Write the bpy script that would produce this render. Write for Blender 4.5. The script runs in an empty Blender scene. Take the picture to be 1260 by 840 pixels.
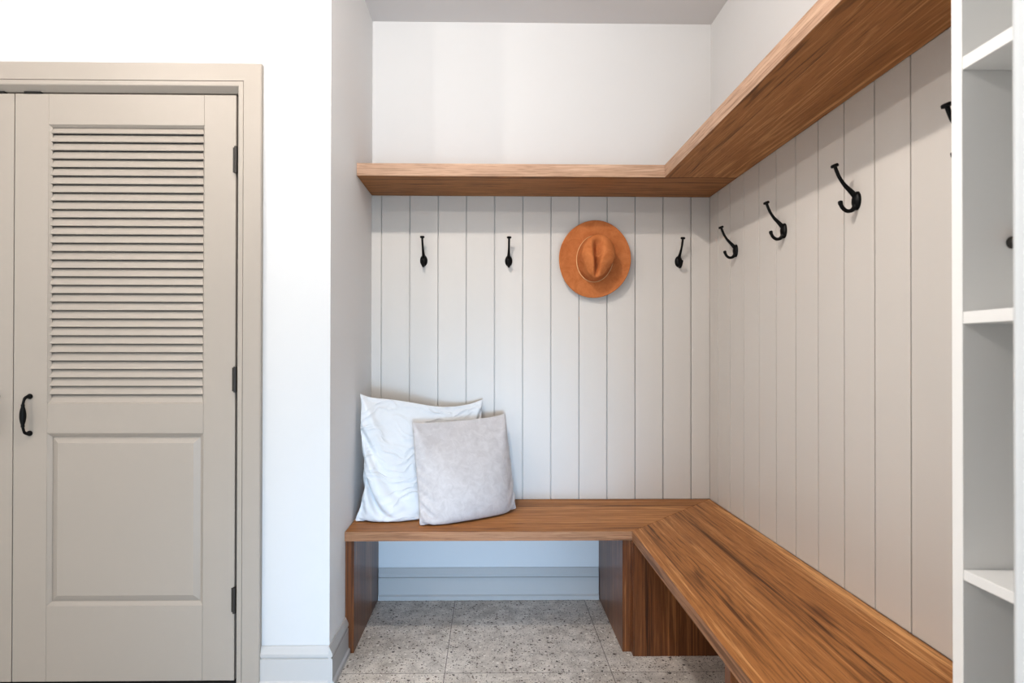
import bpy, bmesh, math, random
from mathutils import Vector, Matrix
random.seed(7)
SC = bpy.context.scene
COL = SC.collection
PI = math.pi

# ------------------------------------------------------------------ helpers
def sm(o, ang=40):
    for p in o.data.polygons: p.use_smooth = True
    try:
        o.data.set_sharp_from_angle(angle=math.radians(ang))
    except Exception:
        pass
    return o

class MB:
    """collects shapes into ONE mesh"""
    def __init__(s): s.v = []; s.f = []
    def add(s, vs, fs):
        n = len(s.v); s.v += [tuple(v) for v in vs]; s.f += [tuple(i + n for i in f) for f in fs]; return s
    def box(s, x0, x1, y0, y1, z0, z1):
        return s.add([(x0,y0,z0),(x1,y0,z0),(x1,y1,z0),(x0,y1,z0),(x0,y0,z1),(x1,y0,z1),(x1,y1,z1),(x0,y1,z1)],
                     [(0,3,2,1),(4,5,6,7),(0,1,5,4),(1,2,6,5),(2,3,7,6),(3,0,4,7)])
    def prism(s, poly, axis, a, b):
        """extrude a 2D polygon along axis (0/1/2) from a to b"""
        n = len(poly); vs = []
        for t in (a, b):
            for p, q in poly:
                vs.append({0:(t,p,q), 1:(p,t,q), 2:(p,q,t)}[axis])
        fs = [tuple(range(n-1,-1,-1)), tuple(range(n, 2*n))]
        fs += [(i, (i+1) % n, n + (i+1) % n, n + i) for i in range(n)]
        return s.add(vs, fs)
    def tube(s, pts, rad, seg=14, squash=None, cap=True):
        """swept tube; rad: number or list; squash (a,b) scales the two cross axes"""
        P = [Vector(p) for p in pts]; n = len(P)
        R = rad if isinstance(rad, (list, tuple)) else [rad]*n
        ref = None; vs = []
        for i in range(n):
            t = (P[min(i+1,n-1)] - P[max(i-1,0)]).normalized()
            if ref is None:
                ref = Vector((1,0,0)) if abs(t.x) < .9 else Vector((0,1,0))
            a = (ref - t*ref.dot(t)).normalized(); b = t.cross(a); ref = a
            sa, sb = squash or (1,1)
            for k in range(seg):
                w = 2*PI*k/seg
                vs.append(P[i] + a*(math.cos(w)*R[i]*sa) + b*(math.sin(w)*R[i]*sb))
        fs = []
        for i in range(n-1):
            for k in range(seg):
                k2 = (k+1) % seg
                fs.append((i*seg+k, i*seg+k2, (i+1)*seg+k2, (i+1)*seg+k))
        if cap:
            fs.append(tuple(range(seg-1,-1,-1))); fs.append(tuple(range((n-1)*seg, n*seg)))
        return s.add(vs, fs)
    def build(s, name, mat, parent=None, bevel=0, smooth=False, seg=2):
        me = bpy.data.meshes.new(name); me.from_pydata(s.v, [], s.f); me.update()
        bm = bmesh.new(); bm.from_mesh(me); bmesh.ops.recalc_face_normals(bm, faces=bm.faces); bm.to_mesh(me); bm.free()
        o = bpy.data.objects.new(name, me); COL.objects.link(o)
        if mat: me.materials.append(mat)
        if parent: o.parent = parent
        if bevel:
            m = o.modifiers.new('bevel', 'BEVEL'); m.width = bevel; m.segments = seg; m.limit_method = 'ANGLE'; m.angle_limit = math.radians(40)
            m.harden_normals = False
        if smooth: sm(o)
        return o

def catmull(pts, n=8):
    P = [Vector(p) for p in pts]; P = [2*P[0]-P[1]] + P + [2*P[-1]-P[-2]]; out = []
    for i in range(1, len(P)-2):
        a, b, c, d = P[i-1:i+3]
        for k in range(n):
            t = k/n
            out.append(.5*((2*b) + (c-a)*t + (2*a-5*b+4*c-d)*t*t + (-a+3*b-3*c+d)*t**3))
    out.append(P[-2]); return out

def thing(name, label, cat, loc=(0,0,0), group=None, kind=None):
    o = bpy.data.objects.new(name, None); COL.objects.link(o); o.location = loc
    o.empty_display_size = .1
    if label: o['label'] = label
    if cat: o['category'] = cat
    if group: o['group'] = group
    if kind: o['kind'] = kind
    return o

def struct_(o, label=None, cat=None):
    o['kind'] = 'structure'
    if label: o['label'] = label
    if cat: o['category'] = cat
    return o

def tag(o, label, cat, group=None):
    o['label'] = label; o['category'] = cat
    if group: o['group'] = group
    return o

def dup(root, loc, rotz, label, group=None):
    r = root.copy(); COL.objects.link(r); r.location = loc; r.rotation_euler = (0,0,rotz); r['label'] = label
    if group: r['group'] = group
    for ch in list(root.children):
        c = ch.copy(); COL.objects.link(c); c.parent = r
        for g in list(ch.children):
            d = g.copy(); COL.objects.link(d); d.parent = c
    return r

# ---------------------------------------------------------------- materials
def lin(r, g, b):
    f = lambda c: (c/255/12.92) if c/255 <= .04045 else ((c/255+.055)/1.055)**2.4
    return (f(r), f(g), f(b), 1)

class NT:
    def __init__(s, name, rough=.5, spec=.5):
        s.m = bpy.data.materials.new(name); s.m.use_nodes = True; s.t = s.m.node_tree
        s.b = s.t.nodes['Principled BSDF']; s.b.inputs['Roughness'].default_value = rough
        s.b.inputs['Specular IOR Level'].default_value = spec
    def n(s, typ, **kw):
        x = s.t.nodes.new(typ)
        for k, v in kw.items():
            if k in x.bl_rna.properties: setattr(x, k, v)
            else: x.inputs[k].default_value = v
        return x
    def l(s, a, b): s.t.links.new(a, b)
    def math(s, op, a, b=None, clamp=False):
        x = s.n('ShaderNodeMath', operation=op, use_clamp=clamp)
        for i, q in enumerate((a, b)):
            if q is None: continue
            if isinstance(q, (int, float)): x.inputs[i].default_value = q
            else: s.l(q, x.inputs[i])
        return x.outputs[0]
    def mix(s, fac, a, b, blend='MIX'):
        x = s.n('ShaderNodeMix', data_type='RGBA', blend_type=blend)
        for i, q in ((0, fac), (6, a), (7, b)):
            if isinstance(q, (int, float)): x.inputs[i].default_value = q
            elif isinstance(q, tuple): x.inputs[i].default_value = q
            else: s.l(q, x.inputs[i])
        return x.outputs[2]
    def ramp(s, fac, stops):
        x = s.n('ShaderNodeValToRGB'); e = x.color_ramp.elements
        while len(e) < len(stops): e.new(.5)
        for i, (p, c) in enumerate(stops):
            e[i].position = p; e[i].color = c if len(c) == 4 else (*c, 1)
        s.l(fac, x.inputs[0]); return x.outputs[0]
    def noise(s, vec, scale, detail=3, rough=.5, dist=0):
        x = s.n('ShaderNodeTexNoise', Scale=scale, Detail=detail, Roughness=rough, Distortion=dist)
        if vec is not None: s.l(vec, x.inputs['Vector'])
        return x.outputs[0]
    def obj(s): return s.n('ShaderNodeTexCoord').outputs['Object']
    def bump(s, h, strength, dist=.01):
        x = s.n('ShaderNodeBump', Strength=strength, Distance=dist); s.l(h, x.inputs['Height']); s.l(x.outputs[0], s.b.inputs['Normal'])
    def col(s, c):
        if isinstance(c, tuple): s.b.inputs['Base Color'].default_value = c
        else: s.l(c, s.b.inputs['Base Color'])

def paint(name, c, rough=.45, spec=.3, var=.03, bump=.04, scale=300):
    t = NT(name, rough, spec); v = t.obj()
    n = t.noise(v, 2.2, 3)
    d = tuple(x*(1-var) for x in c[:3]) + (1,)
    t.col(t.mix(n, d, c))
    t.bump(t.noise(v, scale, 2), bump, .002)
    return t.m

def wood(name, axis, dark, mid, light, rough=.46, stave=.122, seed=0, kx=1.0):
    """oiled walnut boards; the grain runs along one axis"""
    t = NT(name, rough, .22); sep = t.n('ShaderNodeSeparateXYZ'); t.l(t.obj(), sep.inputs[0])
    o = [sep.outputs[i] for i in range(3)]
    al = o[axis]; ac = [o[i] for i in range(3) if i != axis]
    # staves glued side by side
    big = t.math('ADD', ac[0], ac[1])
    sid = t.math('FLOOR', t.math('DIVIDE', t.math('ADD', big, 5.03+seed*.37), stave))
    wn = t.n('ShaderNodeTexWhiteNoise', noise_dimensions='1D'); t.l(sid, wn.inputs['W'])
    sh = t.math('MULTIPLY', wn.outputs[0], 7.3)
    comb = t.n('ShaderNodeCombineXYZ')
    t.l(t.math('ADD', t.math('MULTIPLY', al, .6*kx), sh), comb.inputs[0])
    t.l(t.math('MULTIPLY', ac[0], 11), comb.inputs[1]); t.l(t.math('MULTIPLY', ac[1], 11), comb.inputs[2])
    warp = t.noise(comb.outputs[0], 1.3, 4, .55, .6)
    # cathedral rings: bands in the warped cross coordinate
    ring = t.math('SINE', t.math('MULTIPLY', t.math('ADD', t.math('MULTIPLY', warp, 1.0), t.math('MULTIPLY', big, 2.6)), 46))
    ring = t.math('ADD', t.math('MULTIPLY', ring, .5), .5)
    c2 = t.n('ShaderNodeCombineXYZ')
    t.l(t.math('ADD', t.math('MULTIPLY', al, 1.3), sh), c2.inputs[0]); t.l(t.math('MULTIPLY', ac[0], 95), c2.inputs[1]); t.l(t.math('MULTIPLY', ac[1], 95), c2.inputs[2])
    fine = t.noise(c2.outputs[0], 1.0, 5, .65, .2)
    c3 = t.n('ShaderNodeCombineXYZ')
    t.l(t.math('ADD', t.math('MULTIPLY', al, 14), sh), c3.inputs[0]); t.l(t.math('MULTIPLY', ac[0], 420), c3.inputs[1]); t.l(t.math('MULTIPLY', ac[1], 420), c3.inputs[2])
    pore = t.noise(c3.outputs[0], 1.0, 2, .5)
    broad = t.noise(comb.outputs[0], .55, 2, .5)
    c5 = t.n('ShaderNodeCombineXYZ')
    t.l(t.math('ADD', t.math('MULTIPLY', al, .75), sh), c5.inputs[0]); t.l(t.math('MULTIPLY', ac[0], 34), c5.inputs[1]); t.l(t.math('MULTIPLY', ac[1], 34), c5.inputs[2])
    streak = t.noise(c5.outputs[0], 1.0, 6, .62, .5)
    v = t.math('ADD', t.math('MULTIPLY', fine, .52), t.math('MULTIPLY', streak, .36))
    v = t.math('ADD', v, t.math('MULTIPLY', ring, .16))
    v = t.math('ADD', v, t.math('MULTIPLY', broad, .40))
    v = t.math('ADD', v, t.math('MULTIPLY', t.math('SUBTRACT', wn.outputs[0], .5), .16))
    v = t.math('ADD', t.math('MULTIPLY', t.math('SUBTRACT', v, .705), 1.45), .5)
    c = t.ramp(v, [(.16, dark), (.44, mid), (.58, mid), (.86, light)])
    p = t.ramp(pore, [(.32, (.52,.47,.43)), (.47, (1,1,1))])
    c = t.mix(.7, c, p, 'MULTIPLY')
    # rare dark knots
    c4 = t.n('ShaderNodeCombineXYZ')
    t.l(t.math('ADD', t.math('MULTIPLY', al, 1.6), sh), c4.inputs[0]); t.l(t.math('MULTIPLY', ac[0], 5.5), c4.inputs[1]); t.l(t.math('MULTIPLY', ac[1], 5.5), c4.inputs[2])
    kn = t.n('ShaderNodeTexVoronoi', Scale=1.0); t.l(c4.outputs[0], kn.inputs['Vector'])
    kf = t.ramp(kn.outputs['Distance'], [(.03, (.45,.36,.30)), (.16, (1,1,1))])
    c = t.mix(.8, c, kf, 'MULTIPLY')
    # thin glue line between staves
    fr = t.math('FRACT', t.math('DIVIDE', t.math('ADD', big, 5.03+seed*.37), stave))
    gl = t.math('LESS_THAN', fr, .0018/stave)
    c = t.mix(t.math('MULTIPLY', gl, .45), c, t.ramp(wn.outputs[0], [(.45, dark), (.55, light)]))
    t.col(c); t.bump(pore, .05, .001)
    return t.m

M = {}
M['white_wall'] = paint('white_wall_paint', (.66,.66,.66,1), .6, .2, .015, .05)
M['side_wall_brightened'] = paint('white_paint_brightened', (.80,.80,.80,1), .6, .2, .015, .04)  # same white as the back wall, brighter local exposure put into the colour
M['closet_wall_dimmed'] = paint('white_paint_dimmed', (.57,.57,.57,1), .6, .2, .015, .04)  # same white again, darkened in colour to hold down the strong light
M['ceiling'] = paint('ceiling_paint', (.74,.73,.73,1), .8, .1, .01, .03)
M['panel'] = paint('panelling_paint', lin(207,203,198), .42, .35, .02, .03)
M['door'] = paint('door_paint', lin(164,156,147), .42, .35, .03, .03)
M['trimw'] = paint('trim_paint', lin(182,180,178), .38, .4, .01, .02)
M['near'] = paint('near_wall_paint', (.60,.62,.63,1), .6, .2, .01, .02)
M['cabinet'] = paint('cabinet_white', (.80,.80,.79,1), .35, .4, .01, .01)
W3 = (lin(86,50,22), lin(169,117,68), lin(216,168,116))
WB = (lin(112,78,54), lin(160,120,90), lin(196,158,126))
WE = (lin(140,112,92), lin(180,150,128), lin(208,180,158))  # shelf front edge: lamp light on the walnut put into its colour
M['wood_x'] = wood('walnut_grain_x', 0, *W3)
M['wood_y'] = wood('walnut_grain_y', 1, *W3, seed=3)
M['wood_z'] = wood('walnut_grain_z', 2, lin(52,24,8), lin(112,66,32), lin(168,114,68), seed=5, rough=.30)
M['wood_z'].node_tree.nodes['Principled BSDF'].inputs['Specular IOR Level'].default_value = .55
M['lip_x'] = wood('walnut_lip_x', 0, *WB, seed=4)
M['lip_y'] = wood('walnut_lip_y', 1, *WB, seed=6)
M['lit_edge_x'] = wood('walnut_lit_edge_x', 0, *WE, seed=2)
M['lit_edge_y'] = wood('walnut_lit_edge_y', 1, *WE, seed=7)
def metal(name, c, rough, spec=.5, bump=.15):
    t = NT(name, rough, spec); t.col(c); t.b.inputs['Metallic'].default_value = 0
    t.bump(t.noise(t.obj(), 260, 3), bump, .002); return t.m
M['iron'] = metal('black_iron', (.003,.003,.0032,1), .42, .2)
M['bronze'] = metal('dark_bronze', (.03,.026,.022,1), .45)
M['dark'] = metal('black_gap', (.01,.009,.008,1), .8)

def terrazzo():
    t = NT('terrazzo_tile', .42, .35); v = t.obj()
    sep = t.n('ShaderNodeSeparateXYZ'); t.l(v, sep.inputs[0])
    big = t.noise(v, 3.2, 4, .6); med = t.noise(v, 17, 6, .68)
    c = t.ramp(big, [(.25, lin(186,176,164)), (.75, lin(248,244,238))])
    c = t.mix(.55, c, t.ramp(med, [(.32, lin(152,146,140)), (.66, lin(240,235,228))]))
    mp = t.n('ShaderNodeMapping'); mp.inputs['Scale'].default_value = (1, 1.0, 1); t.l(v, mp.inputs[0])
    wv = t.n('ShaderNodeVectorMath', operation='ADD'); t.l(mp.outputs[0], wv.inputs[0])
    nz = t.n('ShaderNodeTexNoise', Scale=60, Detail=2); t.l(v, nz.inputs['Vector'])
    sc = t.n('ShaderNodeVectorMath', operation='SCALE'); sc.inputs['Scale'].default_value = .012; t.l(nz.outputs[1], sc.inputs[0]); t.l(sc.outputs[0], wv.inputs[1])
    def chips(scale, keep, size, col, off):
        nonlocal c
        m2 = t.n('ShaderNodeVectorMath', operation='ADD'); m2.inputs[1].default_value = (off, off*.7, 0); t.l(wv.outputs[0], m2.inputs[0])
        vo = t.n('ShaderNodeTexVoronoi', Scale=scale, Randomness=1.0, voronoi_dimensions='2D'); t.l(m2.outputs[0], vo.inputs['Vector'])
        rs = t.n('ShaderNodeSeparateColor'); t.l(vo.outputs['Color'], rs.inputs[0])
        k = t.math('LESS_THAN', rs.outputs[0], keep)
        sz = t.math('MULTIPLY', t.math('ADD', rs.outputs[1], .35), size)
        d = t.math('LESS_THAN', vo.outputs['Distance'], sz)
        f = t.math('MULTIPLY', k, d)
        f = t.math('MULTIPLY', f, .88)
        c = t.mix(f, c, col)
    chips(170, .30, .30, lin(120,113,106), 1.1)
    chips(130, .18, .30, lin(228,223,214), 2.3)
    chips(105, .17, .25, lin(84,74,66), 3.7)
    chips(76, .11, .27, lin(104,90,78), 5.2)
    chips(60, .11, .25, lin(240,236,230), 6.1)
    chips(58, .06, .25, lin(52,44,39), 7.9)
    # per tile tone and joints: 0.6 m grid
    gx = t.math('DIVIDE', t.math('ADD', sep.outputs[0], .1617 + 6.0), .6); gy = t.math('DIVIDE', t.math('SUBTRACT', sep.outputs[1], 2.073 - 6.0), .6)
    w2 = t.n('ShaderNodeCombineXYZ'); t.l(t.math('FLOOR', gx), w2.inputs[0]); t.l(t.math('FLOOR', gy), w2.inputs[1])
    wn = t.n('ShaderNodeTexWhiteNoise', noise_dimensions='2D'); t.l(w2.outputs[0], wn.inputs['Vector'])
    c = t.mix(1.0, c, t.ramp(wn.outputs[0], [(0, (.9,.9,.9)), (1, (1,1,1))]), 'MULTIPLY')
    def edge(g):
        f = t.math('FRACT', g); return t.math('MINIMUM', f, t.math('SUBTRACT', 1.0, f))
    e = t.math('LESS_THAN', t.math('MINIMUM', edge(gx), edge(gy)), .0026)
    c = t.mix(t.math('MULTIPLY', e, .7), c, lin(92,86,80))
    t.col(c); t.bump(t.math('SUBTRACT', 1.0, e), .3, .002)
    return t.m
M['floor'] = terrazzo()

def fabric(name, c1, c2, rough, nap, weave=900, sheen=.3, bump=.1, folds=0):
    t = NT(name, rough, .15); v = t.obj()
    n = t.noise(v, nap, 5, .65, .8); c = t.ramp(n, [(.32, c1), (.66, c2)])
    t.col(c); t.b.inputs['Sheen Weight'].default_value = sheen; t.b.inputs['Sheen Roughness'].default_value = .4
    h = t.math('ADD', t.math('MULTIPLY', t.noise(v, weave, 2), .35), t.math('MULTIPLY', t.noise(v, 34, 4, .6, 1.2), 1.0))
    if folds:
        wn = t.n('ShaderNodeTexNoise', Scale=5, Detail=2); t.l(v, wn.inputs['Vector'])
        sc = t.n('ShaderNodeVectorMath', operation='SCALE'); sc.inputs['Scale'].default_value = .22; t.l(wn.outputs[1], sc.inputs[0])
        ad = t.n('ShaderNodeVectorMath', operation='ADD'); t.l(v, ad.inputs[0]); t.l(sc.outputs[0], ad.inputs[1])
        mp = t.n('ShaderNodeMapping'); mp.inputs['Scale'].default_value = (6, 6, 15); mp.inputs['Rotation'].default_value = (0, .5, 0); t.l(ad.outputs[0], mp.inputs[0])
        rg = t.math('ABSOLUTE', t.math('SUBTRACT', t.noise(mp.outputs[0], 1.0, 2, .5), .5))
        rg = t.math('POWER', t.math('SUBTRACT', 1.0, t.math('MULTIPLY', rg, 2.0)), 5.0)
        h = t.math('ADD', t.math('MULTIPLY', h, .12), t.math('MULTIPLY', rg, folds))
    t.bump(h, bump, .006)
    return t.m
M['linen'] = fabric('white_linen', (.68,.69,.70,1), (.73,.73,.73,1), .85, 6, 900, .1, .9, 1.0)
M['velvet'] = fabric('grey_velvet', lin(184,179,178), lin(198,194,193), .8, 30, 700, .2, .25, .25)
M['felt'] = fabric('tan_felt', lin(174,108,64), lin(192,126,80), .9, 25, 600, 0, .06)
M['cord'] = fabric('pale_cord', lin(214,176,132), lin(228,196,156), .7, 60, 800, 0, .1)
M['tan'] = paint('tan_leather', lin(186,132,86), .5, .3)
# light levels
LAMPS = [(-.37, 1.0, 62), (-1.75, .65, 34), (-.37, -.9, 28), (-1.75, -.9, 40)]  # last two are unseen lamps added behind the camera for ambient light
WINDOW_AND_FILL = [((.30, -1.45, .60), (-.35, 2.6, .50), 45, (.55,.78,1.0), 1.0, 1.0, 180),
           ((.20, -1.45, .40), (-.10, 2.7, .10), 5, (.42,.68,1.0), 1.0, .6, 40)]  # second entry: added narrow fill beam brightening the wall under the bench
WORLD = ((1.0,.985,.97), 1.0)
VIEW = ('Standard', 0.0, .85)
# ------------------------------------------------------------ main dimensions
D = 2.688; XL = -.554; XR = 1.029; ZC = 2.70
ZS, TS, DS = 1.8797, .0516, .304          # wall shelf: underside, thickness, depth
ZB, TB, DB = .4655, .035, .485            # bench: top, thickness, depth
YD = 2.002                                # plane of the closet wall
PT = .012                                 # panelling thickness
YBK = -1.6                                # where the modelled room ends behind the camera
XFAR = -3.2
CF, CY = .725, .895                       # cubby front plane, its far side

# -------------------------------------------------------------------- setting
struct_(MB().box(XFAR, 1.2, YBK, 2.9, -.08, 0).build('floor', M['floor']), 'grey speckled terrazzo tile floor', 'floor')
struct_(MB().box(XFAR, 1.2, YBK, 2.9, ZC, ZC+.1).build('ceiling', M['ceiling']), 'flat pale grey ceiling of the bench alcove', 'ceiling')
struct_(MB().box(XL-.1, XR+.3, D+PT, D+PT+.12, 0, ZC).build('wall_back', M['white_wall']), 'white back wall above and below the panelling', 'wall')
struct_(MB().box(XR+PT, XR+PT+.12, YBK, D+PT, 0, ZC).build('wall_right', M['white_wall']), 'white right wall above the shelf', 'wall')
struct_(MB().prism([(XL,YD),(XL,D+PT),(XL-.1,D+PT),(XL-.1,YD+.1)], 2, 0, ZC).build('wall_left', M['side_wall_brightened']), 'white side wall of the bench alcove', 'wall')
# closet wall with a recessed doorway and the closet behind it
OX0, OX1, OZ = -2.402, -.8755, 2.045
cw = MB()
cw.prism([(OX1+.012,YD),(XL-.0003,YD),(XL-.1003,YD+.1),(OX1+.012,YD+.1)], 2, 0, ZC)
cw.box(OX0-.012, OX1+.012, YD, YD+.1, OZ+.012, ZC)
cw.box(XFAR, OX0-.012, YD, YD+.1, 0, ZC)
cw.box(OX0-.1, OX1+.1, YD+.6, YD+.62, 0, OZ+.1)
cw.box(OX0-.12, OX0-.1, YD+.1, YD+.62, 0, OZ+.1); cw.box(OX1+.1, OX1+.12, YD+.1, YD+.62, 0, OZ+.1)
cw.box(OX0-.1, OX1+.1, YD+.1, YD+.62, OZ+.1, OZ+.12)
struct_(cw.build('wall_closet', M['closet_wall_dimmed']), 'white wall holding the closet doors', 'wall')
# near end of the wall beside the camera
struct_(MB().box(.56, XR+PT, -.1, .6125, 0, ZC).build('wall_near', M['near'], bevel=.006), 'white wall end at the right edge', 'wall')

# vertical panelling
def planks(cuts, lo, hi, mk):
    e = [lo] + sorted(c for c in cuts if lo < c < hi) + [hi]
    for a, b in zip(e[:-1], e[1:]):
        mk(a + (.0021 if a != lo else 0), b - (.0021 if b != hi else 0))
pb = MB(); pb.box(XL, XR+PT, D+.009, D+PT, ZB, ZS)
planks([-.5073+.13165*i for i in range(12)], XL, XR, lambda a, b: pb.box(a, b, D, D+.0089, ZB, ZS))
struct_(pb.build('trim_1', M['panel'], bevel=.0012), 'beige vertical board panelling on the back wall', 'wall panelling')
pr_ = MB(); pr_.box(XR+.009, XR+PT, CY, D, ZB, ZS)
planks([2.5905-.1328*i for i in range(13)], CY, D, lambda a, b: pr_.box(XR, XR+.0089, a, b, ZB, ZS))
struct_(pr_.build('trim_2', M['panel'], bevel=.0012), 'beige vertical board panelling on the right wall', 'wall panelling')

# baseboards: profile (distance from wall, height)
BBP = [(0,0),(.021,0),(.021,.017),(.0145,.0235),(.0145,.0975),(.0095,.0995),(.0095,.1035),(.0145,.106),(.0145,.1145),(.004,.1385),(0,.1385)]
bb = MB().prism([(YD-p, z) for p, z in BBP], 0, -.7905, XL)
bb.add([],[])
struct_(bb.build('baseboard_closet', M['trimw']), 'white moulded baseboard beside the closet door', 'baseboard')
lb = MB().prism([(XL+p, z) for p, z in BBP], 1, YD-.0145, 2.2125)
struct_(lb.build('baseboard_left', M['trimw']), 'white moulded baseboard running to the bench end', 'baseboard')
kb = MB().prism([(D+PT-p, z*1.05) for p, z in BBP], 0, XL+.036, .508)
struct_(kb.build('baseboard_back', M['trimw']), 'white moulded baseboard under the bench', 'baseboard')

# door casing: profile (distance inward from the outer edge, projection from the wall)
CP = [(0,0),(0,.017),(.003,.0195),(.060,.0195),(.0615,.0165),(.063,.0195),(.076,.0195),(.079,.018),(.0885,-.004),(.0885,-.03),(.078,-.03),(.078,0)]
CO = (-2.4915, 2.140, -.7865)             # outer left, top, right
def casing():
    m = MB(); rings = []
    for (p, q) in CP:
        y = YD - q
        zt = CO[1] - p - (.0062 if p > .08 else 0)
        rings.append([(CO[0]+p, y, 0), (CO[0]+p, y, zt), (CO[2]-p, y, zt), (CO[2]-p, y, 0)])
    n = len(CP); vs = [v for r in rings for v in r]; fs = []
    for i in range(n):
        j = (i+1) % n
        for k in range(3): fs.append((i*4+k, i*4+k+1, j*4+k+1, j*4+k))
    fs.append(tuple(i*4 for i in range(n))); fs.append(tuple(i*4+3 for i in range(n)))
    return m.add(vs, fs)
struct_(casing().build('trim_3', M['door']), 'beige moulded casing around the closet doors', 'door casing')

struct_(MB().box(OX0, OX1, YD+.003, YD+.05, 0, .0125).build('door_gap_shade', M['dark']), 'black strip painting the shade in the gap under the closet doors', 'shade strip')  # added black strip stands in for the shade below the leaves
# ------------------------------------------------------------- closet doors
ZD0, ZD1 = .0185, 2.0385
def door(name, x0, x1, hinge_right, label):
    """x0 / x1 leaf edges; handle on the side opposite the hinges"""
    r = thing(name, label, 'door', ((x0+x1)/2, YD, 0), kind='structure')
    W = x1 - x0; X = lambda x: x - W/2          # local x from left edge
    sl, sr = (.1145, .1090) if hinge_right else (.1090, .1145)
    T = .036; f = MB(); g = .0004
    f.box(X(0), X(sl)-g, 0, T, ZD0, ZD1); f.box(X(W-sr)+g, X(W), 0, T, ZD0, ZD1)
    a, b = X(sl), X(W-sr)
    for z0, z1 in ((1.9325, ZD1), (.8690, .9725), (ZD0, .2775)): f.box(a, b, 0, T, z0, z1)
    # sloped stops around both openings
    for z0, z1, w, dp in ((.9725, 1.9325, .008, .010), (.2775, .8690, .0125, .011)):
        f.prism([(0.0005,z1),(dp,z1),(dp,z1-w)], 0, a, b); f.prism([(0.0005,z0),(dp,z0+w),(dp,z0)], 0, a, b)
        f.prism([(a,.0005),(a,dp),(a+w,dp)], 2, z0, z1); f.prism([(b,.0005),(b-w,dp),(b,dp)], 2, z0, z1)
    f.build('door_frame', M['door'], r, bevel=.0012)
    # louvre slats
    s = MB(); n = 33; pit = (1.9325-.9725)/n; ang = math.radians(66)
    for i in range(n):
        zc = .9725 + pit*(i+.5) + .000; yc = .0120
        L, t2 = .0147, .0026
        cy, sy = math.cos(ang), math.sin(ang)
        P = []
        for u, v in ((-L,-t2),(L,-t2),(L,t2),(-L,t2)):
            P.append((yc + u*cy - v*sy, zc + u*sy + v*cy))
        P = [(p, min(max(q, .973), 1.932)) for p, q in P]
        s.prism(P, 0, a+.003, b-.003)
    s.build('louvre_slats', M['door'], r, bevel=.0015)
    # raised panel
    z0, z1 = .2775, .8690; p = MB(); lv = [(.0,.0125),(.0145,.0125),(.034,.0035),(.034,.0035)]
    vs = []
    for d, y in lv[:3]: vs += [(a+d,y,z0+d),(b-d,y,z0+d),(b-d,y,z1-d),(a+d,y,z1-d)]
    vs += [(a,.024,z0),(b,.024,z0),(b,.024,z1),(a,.024,z1)]
    fs = [(8,9,10,11),(15,14,13,12)]
    for i in (0,4):
        for k in range(4): fs.append((i+k, i+(k+1)%4, i+4+(k+1)%4, i+4+k))
    for k in range(4): fs.append((k, 12+k, 12+(k+1)%4, (k+1)%4))
    p.add(vs, fs).build('lower_panel', M['door'], r)
    # pull handle
    hx = X(.0565) if hinge_right else X(W-.0512)
    hz0, hz1 = .8700, .9965
    h = MB()
    zm = (hz0+hz1)/2
    path = catmull([(hx,0,hz1),(hx,-.010,hz1+.001),(hx,-.0235,hz1-.006),(hx,-.030,hz1-.022),(hx,-.031,zm+.034),(hx,-.031,zm),(hx,-.031,zm-.034),(hx,-.030,hz0+.022),(hx,-.0235,hz0+.006),(hx,-.010,hz0-.001),(hx,0,hz0)], 6)
    rad = []
    for q in path:
        d = abs(q.z - zm); y = -q.y
        if y < .0235: rr = .0048
        elif d < .033: rr = .0040 + .0058*max(0, math.cos(d/.033*PI/2))**.8
        else: rr = .0040
        if .0325 < d < .0385 and y > .02: rr = .0056
        rad.append(rr)
    h.tube(path, rad, 16)
    for z in (hz0, hz1):
        h.tube([(hx,0,z),(hx,-.003,z),(hx,-.007,z),(hx,-.010,z)], [.0088,.0092,.0078,.005], 18)
    h.build('door_handle', M['iron'], r, smooth=True)
    # hinges
    ex = X(W)+.0022 if hinge_right else X(0)-.0022; sg = -1 if hinge_right else 1
    for z0, z1 in ((1.7665,1.860),(1.0105,1.100),(.2515,.342)):
        k = MB(); k.tube([(ex,-.0055,z0),(ex,-.0055,z0+.001),(ex,-.0055,z1-.001),(ex,-.0055,z1)], [.0035,.0055,.0055,.0035], 12)
        xa, xb = sorted((ex, ex+sg*.011)); k.box(xa, xb, -.0035, -.0006, z0+.004, z1-.004)
        hi = k.build('hinge', M['bronze'], r, smooth=True); hi['label'] = 'dark bronze hinge'
    # ball catch on top of the leaf
    cx = X(.060) if hinge_right else X(W-.060)
    MB().box(cx-.028, cx+.028, -.003, .020, ZD1+.0003, ZD1+.0064).build('catch', M['dark'], r)['label'] = 'small black catch plate'
    return r
door('door_1', -1.6370, -.8812, True, 'beige closet door with louvred top, black pull and three hinges')
door('door_2', -2.3960, -1.6402, False, 'second beige closet door, mostly cut off at the left edge')

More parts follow.
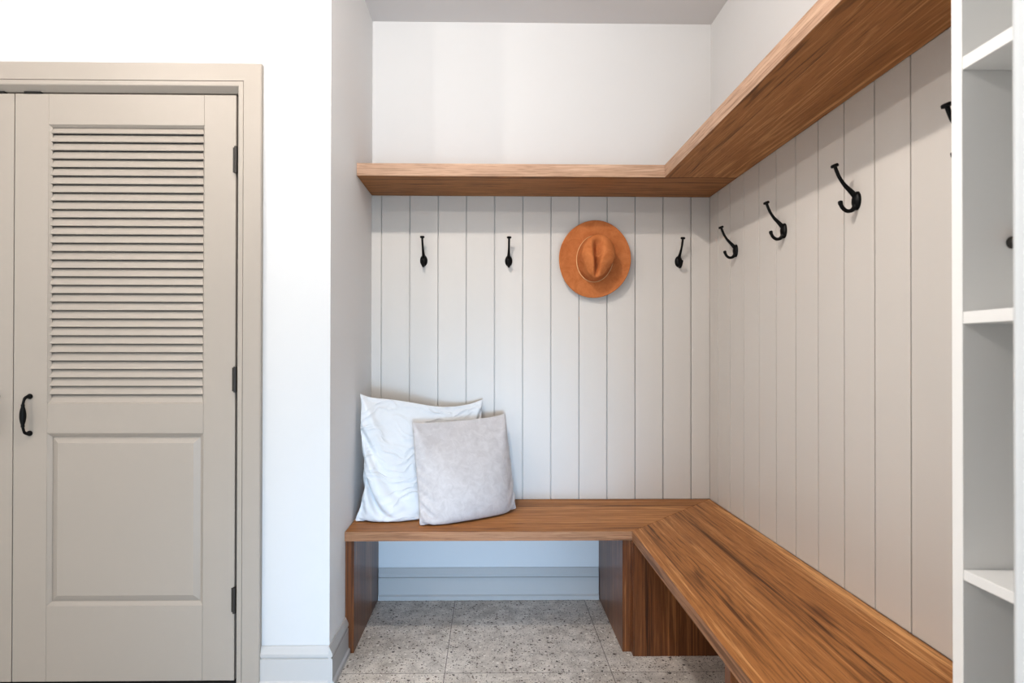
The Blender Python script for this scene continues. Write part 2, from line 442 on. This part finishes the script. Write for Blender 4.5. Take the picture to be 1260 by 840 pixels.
# -------------------------------------------------------------- corner shelf
sh = thing('wall_shelf', 'thick walnut shelf running around the corner above the coat hooks', 'shelf', (0, D, ZS))
MB().box(XL+.001, XR-.0005, -DS+.0022, -.0005, 0, TS).build('shelf_board', M['wood_x'], sh, bevel=.0008)['label'] = 'long walnut board along the back wall'
MB().box(XR-DS+.0022, XR-.0005, CY+.001-D, -DS+.0018, 0, TS).build('shelf_board', M['wood_y'], sh, bevel=.0008)['label'] = 'long walnut board along the right wall'
MB().prism([(XL+.001,-DS),(XR-DS,-DS),(XR-DS+.002,-DS+.002),(XL+.001,-DS+.002)], 2, 0, TS).build('front_edge', M['lit_edge_x'], sh)['label'] = 'walnut front edge of the back board, lit tone painted in'  # strip carries the lit look of the shelf edge as colour
MB().prism([(XR-DS,-DS-.0002),(XR-DS,CY+.001-D),(XR-DS+.002,CY+.001-D),(XR-DS+.002,-DS+.0018)], 2, 0, TS).build('front_edge', M['lit_edge_y'], sh)['label'] = 'walnut front edge of the right board, lit tone painted in'

# -------------------------------------------------------------- corner bench
be = thing('corner_bench', 'walnut corner bench with mitred seat running along two walls', 'bench', (0, D, 0))
YE = CY + .001 - D
z0, z1 = ZB-TB, ZB-.0002; xi = XR-DB
MB().prism([(XL+.001,-DB+.0022),(xi+.0019,-DB+.0022),(XR-.0013,-.0007),(XL+.001,-.0007)], 2, z0, z1).build('seat_board', M['wood_x'], be, bevel=.0012)['label'] = 'seat board along the back wall'
MB().prism([(xi+.0022,-DB+.0016),(xi+.0022,YE),(XR-.0007,YE),(XR-.0007,-.0012)], 2, z0, z1).build('seat_board', M['wood_y'], be, bevel=.0012)['label'] = 'seat board along the right wall'
MB().prism([(XL+.001,-DB),(xi,-DB),(xi+.002,-DB+.002),(XL+.001,-DB+.002)], 2, z0, z1).build('front_edge', M['lip_x'], be)['label'] = 'pale walnut front edge of the back seat board'
MB().prism([(xi,-DB-.0002),(xi,YE),(xi+.002,YE),(xi+.002,-DB+.0018)], 2, z0, z1).build('front_edge', M['lip_y'], be)['label'] = 'pale walnut front edge of the right seat board'
YP = 2.2136 - D
zt = z0 - .0005
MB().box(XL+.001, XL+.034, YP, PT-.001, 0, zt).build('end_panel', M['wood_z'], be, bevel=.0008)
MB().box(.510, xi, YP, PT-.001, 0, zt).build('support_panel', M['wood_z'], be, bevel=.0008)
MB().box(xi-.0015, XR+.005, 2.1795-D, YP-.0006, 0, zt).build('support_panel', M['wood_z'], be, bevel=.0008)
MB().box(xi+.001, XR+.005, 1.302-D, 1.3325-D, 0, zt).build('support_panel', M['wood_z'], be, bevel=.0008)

# ---------------------------------------------------------------- coat hooks
def make_hook():
    r = thing('coat_hook', 'x', 'coat hook', (0,0,0), 'black coat hooks on the panelling')
    b = MB(); n = 22; vs = []; fs = []
    prof = [(1.0,0),(1.0,-.003),(.93,-.006),(.72,-.0095),(.42,-.0125),(.15,-.0135)]
    for k, y in prof:
        for i in range(n):
            w = 2*PI*i/n; vs.append((.0172*k*math.cos(w), y, .0262*k*math.sin(w)))
    for j in range(len(prof)-1):
        for i in range(n): fs.append((j*n+i, j*n+(i+1)%n, (j+1)*n+(i+1)%n, (j+1)*n+i))
    fs.append(tuple(range(n))); fs.append(tuple((len(prof)-1)*n+i for i in range(n)))
    b.add(vs, fs)
    b.build('back_plate', M['iron'], r, smooth=True)
    u = MB()
    path = catmull([(0,-.004,.012),(0,-.0105,.018),(0,-.021,.029),(0,-.037,.045),(0,-.050,.064),(0,-.0575,.080),(0,-.063,.0945)], 6)
    n = len(path); rad = [.0088 - .0042*min(1, i/(n*.55)) for i in range(n)]
    u.tube(path, rad, 14)
    d = (path[-1]-path[-3]).normalized(); e = path[-1]
    u.tube([e-d*.001, e+d*.0005, e+d*.0062, e+d*.008], [.0070,.0102,.0102,.0080], 18)
    u.build('upper_prong', M['iron'], r, smooth=True)
    l = MB()
    path = catmull([(0,-.005,-.012),(0,-.009,-.020),(0,-.0175,-.0275),(0,-.030,-.0285),(0,-.041,-.021),(0,-.0475,-.009),(0,-.049,.000)], 6)
    n = len(path); rad = [.0078 - .0026*min(1, i/(n*.4)) + (.0010 if i > n*.8 else 0) for i in range(n)]
    rad[-1] = .0034; rad[-2] = .0056
    l.tube(path, rad, 14)
    l.build('lower_prong', M['iron'], r, smooth=True)
    return r
hk = make_hook(); HZ = 1.5765
HG = 'black coat hooks on the panelling'
spots = [((-.3107,D,HZ), 0, 'black coat hook above the white pillow, leftmost on the back panelling'),
         ((.085,D,HZ), 0, 'black coat hook on the back panelling, left of the hanging tan hat'),
         ((.8815,D,HZ), 0, 'black coat hook on the back panelling, right of the hanging tan hat'),
         ((XR,2.3947,HZ), -PI/2, 'black coat hook nearest the corner on the right panelling'),
         ((XR,1.9991,HZ), -PI/2, 'black coat hook second from the corner on the right panelling'),
         ((XR,1.5992,HZ), -PI/2, 'black coat hook third from the corner, largest one fully in view'),
         ((XR,1.2032,HZ), -PI/2, 'black coat hook half hidden behind the white cubby unit')]
for i, (p, rz, lab) in enumerate(spots):
    if i == 0:
        hk.location = p; hk['label'] = lab
    else: dup(hk, p, rz, lab)

# ----------------------------------------------------------------------- hat
hat = thing('fedora_hat', 'tan felt fedora with thin pale cord hanging on the back panelling', 'hat', (.4822, D-.040, 1.5815))
AX, AZ = .083, .106                        # crown base half axes
def rot(x, z, a=math.radians(-7)):
    return x*math.cos(a) - z*math.sin(a), x*math.sin(a) + z*math.cos(a)
def brim():
    m = MB(); nt, nr = 96, 14; vs = []; fs = []
    for j in range(nr+1):
        t = j/nr
        for i in range(nt):
            w = 2*PI*i/nt; c, s = math.cos(w), math.sin(w)
            ax = AX + (.1665-AX)*t; az = AZ + (.1795-AZ)*t
            if s > 0: ax *= 1 - .05*t*s*s
            else: ax *= 1 + .00*t
            x, z = ax*c, az*s
            y = -.010*t*t*c*c + .012*t*t*s*s*(1 if s < 0 else .6) - .004*t + .003*math.sin(3*w+1)*t
            X, Z = rot(x, z); vs.append((X-.002, y, Z))
    for j in range(nr):
        for i in range(nt): fs.append((j*nt+i, j*nt+(i+1)%nt, (j+1)*nt+(i+1)%nt, (j+1)*nt+i))
    return m.add(vs, fs)
br = brim().build('brim', M['felt'], hat, smooth=True)
mo = br.modifiers.new('thick', 'SOLIDIFY'); mo.thickness = .003; mo.offset = 0
mo = br.modifiers.new('sub', 'SUBSURF'); mo.levels = 1; mo.render_levels = 1
def crown():
    m = MB(); nt, nr = 96, 44; vs = []; fs = []; H = .118
    for j in range(nr+1):
        t = j/nr                                  # 0 base .. 1 top centre
        if t < .55:
            q = t/.55; rho = 1 - .10*q**1.6; h = H*.80*(q**.85)
        else:
            q = (t-.55)/.45; w_ = q*PI/2
            rho = .90*(1 - q)**.60 if q < 1 else 0; h = H*(.80 + .20*(1-(1-q)**2.0))
        for i in range(nt):
            w = 2*PI*i/nt; c, s = math.cos(w), math.sin(w)
            x, z = AX*rho*c, AZ*rho*s
            k = h/H
            # narrow towards the front (which hangs down)
            fr = max(0, -z/AZ)
            x *= 1 - .26*k*fr
            # two side pinches near the front
            x *= 1 - .16*k*math.exp(-((z+.050)/.026)**2)
            # teardrop crease, wide at the back and slim at the front
            xc = -.006 + .018*( -z/AZ)*.5
            wx = .0085 + .012*max(0, min(1, (z+.03)/.09))
            dent = .042*math.exp(-((x-xc)/wx)**2)*(1/(1+math.exp((z-.066)/.008)))*(1/(1+math.exp(-(z+.082)/.010)))
            y = -(h - dent*max(0, (k-.55)/.45)**.7)
            y += .010*k*max(0,-z/AZ)                # slopes down to the front
            X, Z = rot(x, z); vs.append((X-.002, y, Z))
    for j in range(nr):
        for i in range(nt): fs.append((j*nt+i, j*nt+(i+1)%nt, (j+1)*nt+(i+1)%nt, (j+1)*nt+i))
    return m.add(vs, fs)
cr = crown().build('crown', M['felt'], hat, smooth=True)
bm_ = bmesh.new(); bm_.from_mesh(cr.data); bmesh.ops.remove_doubles(bm_, verts=bm_.verts, dist=.0001); bm_.to_mesh(cr.data); bm_.free()
for p in cr.data.polygons: p.use_smooth = True
mo = cr.modifiers.new('s', 'SMOOTH'); mo.iterations = 3; mo.factor = .4
mo = cr.modifiers.new('sub', 'SUBSURF'); mo.levels = 1; mo.render_levels = 1
cd = MB(); ring = []
for i in range(97):
    w = 2*PI*i/96; X, Z = rot((AX+.0012)*math.cos(w)*.995, (AZ+.0012)*math.sin(w)*.995); ring.append((X-.002, -.008 - .003*math.sin(w), Z))
cd.tube(ring, .0020, 8, cap=False).build('hat_cord', M['cord'], hat, smooth=True)['label'] = 'thin pale cord around the crown'

# ------------------------------------------------------------------- pillows
import numpy as np
def cushion(corners, n, slack, vol, seed, planes, crumple, seam, steps=220, bend=.25, sagw=0.0, inset=.02, ear=.07):
    """inflates two sewn cloth sheets between four corners; small position based solver"""
    rng = np.random.RandomState(seed)
    BL, BR, TL, TR = [np.array(c, float) for c in corners]
    nn = np.cross(BR-BL+TR-TL, TL-BL+TR-BR); nn /= np.linalg.norm(nn)
    idx = {}; X = []; UV = []
    for s in (1, -1):
        for j in range(n+1):
            for i in range(n+1):
                rim = i in (0, n) or j in (0, n)
                if s == -1 and rim: idx[s,i,j] = idx[1,i,j]; continue
                u, v = i/n, j/n
                p = BL*(1-u)*(1-v) + BR*u*(1-v) + TL*(1-u)*v + TR*u*v
                q = (inset*(1 + .5*crumple*math.sin(7*(u-v)+seed)))*(1 if rim else 0)
                k_ = 1 - math.exp(-(max(min(u, 1-u), min(v, 1-v))/ear)**1.5)
                if i == 0: p = p + (BR-BL)/np.linalg.norm(BR-BL)*q*k_
                if i == n: p = p - (BR-BL)/np.linalg.norm(BR-BL)*q*k_
                if j == n: p = p - (TL-BL)/np.linalg.norm(TL-BL)*q*k_
                if not rim: p = p + nn*s*(.035*math.sin(PI*u)**.5*math.sin(PI*v)**.5 + .004*rng.randn()*crumple)
                idx[s,i,j] = len(X); X.append(p); UV.append((u, v))
    X = np.array(X); UV = np.array(UV); X0 = X.copy()
    wx = (np.linalg.norm(BR-BL)+np.linalg.norm(TR-TL))/2; wy = (np.linalg.norm(TL-BL)+np.linalg.norm(TR-BR))/2
    ph = rng.rand(8)*6.28
    def loose(u, v):
        return 1 + slack + crumple*.020*(math.sin(9*u+5*v+ph[0]) + math.sin(14*v-6*u+ph[1]) + math.sin(5*u-11*v+ph[2]))
    E = []; F = []
    for s in (1, -1):
        for j in range(n+1):
            for i in range(n+1):
                for di, dj, k in ((1,0,1.0),(0,1,1.0),(1,1,.5),(-1,1,.5),(2,0,bend),(0,2,bend)):
                    a, b = i+di, j+dj
                    if not (0 <= a <= n and b <= n): continue
                    r1, r2 = idx[s,i,j], idx[s,a,b]
                    if s == -1 and (i in (0,n) or j in (0,n)) and (a in (0,n) or b in (0,n)) and (i == a or j == b): continue
                    L = math.hypot(di/n*wx, dj/n*wy)*loose((i+a)/2/n, (j+b)/2/n)
                    E.append((r1, r2, L, k))
                if i < n and j < n:
                    q = (idx[s,i,j], idx[s,i+1,j], idx[s,i+1,j+1], idx[s,i,j+1]); F.append(q if s == 1 else q[::-1])
    E = np.array(E); A = E[:,0].astype(int); B = E[:,1].astype(int); R0 = E[:,2]; K = E[:,3]
    Fq = np.array(F); N = len(X); cnt = np.bincount(A, K, N) + np.bincount(B, K, N) + 1e-9
    rim = np.array([u in (0,1) or v in (0,1) for u, v in UV.tolist()])
    pin = np.array([u in (0,1) and v in (0,1) for u, v in UV.tolist()])
    V = np.zeros_like(X)
    for st in range(steps):
        a, b, c, d = (X[Fq[:,k]] for k in range(4))
        fn = np.cross(c-a, d-b)/2
        vn = np.zeros_like(X)
        for k in range(4):
            for t in range(3): vn[:,t] += np.bincount(Fq[:,k], fn[:,t], N)
        volume = np.sum(((a+b+c+d)/4)*fn)/3
        vn /= np.linalg.norm(vn, axis=1)[:,None] + 1e-12
        P = X + V*.90 + vn*(.004*np.clip((vol-volume)/vol, -.5, 1))*(1 + sagw*(.5-UV[:,1:2])*2)
        P[:,2] -= .0002
        for it in range(9):
            D_ = P[B]-P[A]; L = np.linalg.norm(D_, axis=1) + 1e-9
            # cloth resists stretch fully, compression only partly
            g = (1-R0/L); g = np.where(g < 0, g*.35, g)
            C = D_*(.5*g*K)[:,None]
            for t in range(3):
                P[:,t] += 1.6*(np.bincount(A, C[:,t], N) - np.bincount(B, C[:,t], N))/cnt*1.0
            P[rim] += (X0[rim]-P[rim])*seam
            P[pin] = X0[pin]
            for q, m in planes:
                dd = (P-q)@m; P -= np.minimum(dd, 0)[:,None]*m
        V = P-X; X = P
    return X, F, volume
def plane(p, m):
    m = np.array(m, float); return np.array(p, float), m/np.linalg.norm(m)
SEAT, LEFT, BACK = plane((0,0,.4675), (0,0,1)), plane((-.552,0,0), (1,0,0)), plane((0,2.685,0), (0,-1,0))
# the two cushions meet along this plane
MEET_AT, MEET_N = (-.1307,2.4903,.6540), np.array((.4765,-.8504,.2230))
CFG = {
 'white': dict(corners=[(-.5447,2.3200,.4690),(-.03,2.555,.4690),(-.5460,2.3937,.9856),(-.0272,2.660,.9413)], n=44, slack=.08, vol=.0240, seed=4,
               planes=[SEAT, LEFT, BACK, plane(MEET_AT, -MEET_N)], crumple=1.3, seam=.08, sagw=.4, bend=.04, inset=.022, ear=.06),
 'grey': dict(corners=[(-.2780,2.2660,.4690),(.1170,2.506,.4690),(-.3290,2.398,.8640),(.0700,2.608,.8795)], n=40, slack=.06, vol=.0165, seed=9,
              planes=[SEAT, BACK, plane(MEET_AT, MEET_N)], crumple=.3, seam=.10, sagw=.4, bend=.2, inset=.004, ear=.06),
}
def pillow(cfg, mat, label):
    X, F, vol = cushion(**cfg)
    org = Vector(((X[:,0].min()+X[:,0].max())/2, (X[:,1].min()+X[:,1].max())/2, X[:,2].min()))
    o = MB().add([Vector(p)-org for p in X.tolist()], F).build('pillow', mat, smooth=False); o.location = org
    for p in o.data.polygons: p.use_smooth = True
    mo = o.modifiers.new('sub', 'SUBSURF'); mo.levels = 1; mo.render_levels = 2
    return tag(o, label, 'pillow', 'pillows on the bench')
pillow(CFG['white'], M['linen'], 'large crumpled white linen pillow leaning in the bench corner')
pillow(CFG['grey'], M['velvet'], 'smaller pale grey velvet pillow leaning in front of the white one')

# ---------------------------------------------------------------- cubby unit
cu = thing('cubby_unit', 'tall white open cubby shelf unit at the end of the bench', 'shelf unit', (CF, CY, 0))
cd_ = XR + PT - .001 - CF
MB().box(0, cd_, -.0205, 0, 0, 2.44).build('side_panel', M['cabinet'], cu, bevel=.001)
for za, zb in ((1.5853,1.6053),(1.1947,1.2134),(.8022,.8184),(.4160,.4340),(1.985,2.005),(2.42,2.44),(.06,.08)):
    if za > 2.0 or za < .5: continue
    MB().box(.0005, cd_-.018, .6135-CY, -.0209, za, zb).build('shelf', M['cabinet'], cu, bevel=.001)
MB().box(cd_-.0175, cd_, .6135-CY, -.0209, 0, 2.44).build('back_panel', M['cabinet'], cu)
# little peg in the upper cubby
pg = thing('wall_peg', 'small dark peg with tan tip inside the white cubby', 'peg', (.8025, CY-.0209, 1.320))
MB().tube([(0,0,0),(0,-.004,0),(0,-.012,0),(0,-.020,0),(0,-.024,0)], [.0095,.0095,.006,.0085,.005], 16).build('peg_body', M['bronze'], pg, smooth=True)
MB().tube([(-.002,-.012,.003),(-.002,-.014,.010),(-.001,-.016,.0145)], [.0065,.006,.003], 12).build('peg_tip', M['tan'], pg, smooth=True)['label'] = 'tan tip'

# ------------------------------------------------------------------- lights
def lamp(name, typ, loc, energy, color, **kw):
    l = bpy.data.lights.new(name, typ); l.energy = energy; l.color = color
    for k, v in kw.items(): setattr(l, k, v)
    o = bpy.data.objects.new(name, l); COL.objects.link(o); o.location = loc; return o
def aim(o, tgt):
    o.rotation_euler = (Vector(tgt) - o.location).to_track_quat('-Z', 'Y').to_euler()
WARM = (1, .925, .855)
for x, y, e in LAMPS:
    a = lamp('downlight_and_fill', 'POINT', (x, y, ZC-.03), e, WARM, shadow_soft_size=.028)
for loc, tgt, e, c, sx, sy, spr in WINDOW_AND_FILL:
    a = lamp('daylight_and_fill', 'AREA', loc, e, c, shape='RECTANGLE', size=sx, size_y=sy, spread=math.radians(spr)); aim(a, tgt)
w = bpy.data.worlds.new('world'); SC.world = w; w.use_nodes = True
w.node_tree.nodes['Background'].inputs[0].default_value = (*WORLD[0], 1); w.node_tree.nodes['Background'].inputs[1].default_value = WORLD[1]

# ------------------------------------------------------------------- camera
f, pcx, pcy, yaw, pitch, roll = 708.65, 613.33, 429.93, .0141, .0049, .0015
R = Vector((math.cos(yaw), -math.sin(yaw), 0)); F0 = Vector((math.sin(yaw), math.cos(yaw), 0)); Zv = Vector((0,0,1))
Fv = F0*math.cos(pitch) + Zv*math.sin(pitch); U = -F0*math.sin(pitch) + Zv*math.cos(pitch)
R, U = R*math.cos(roll) + U*math.sin(roll), -R*math.sin(roll) + U*math.cos(roll)
cam = bpy.data.cameras.new('camera'); co = bpy.data.objects.new('camera', cam); COL.objects.link(co)
mt = Matrix((R, U, -Fv)).transposed().to_4x4(); mt.translation = (0, 0, 1.15); co.matrix_world = mt
cam.sensor_width = 36; cam.sensor_fit = 'HORIZONTAL'; cam.lens = f/1260*36
cam.shift_x = (630-pcx)/1260; cam.shift_y = (pcy-420)/1260
cam.clip_start = .02
cam.dof.use_dof = True; cam.dof.focus_distance = 2.4; cam.dof.aperture_fstop = 5.0
SC.camera = co
SC.view_settings.view_transform = VIEW[0]; SC.view_settings.look = 'None'; SC.view_settings.exposure = VIEW[1]; SC.view_settings.gamma = VIEW[2]
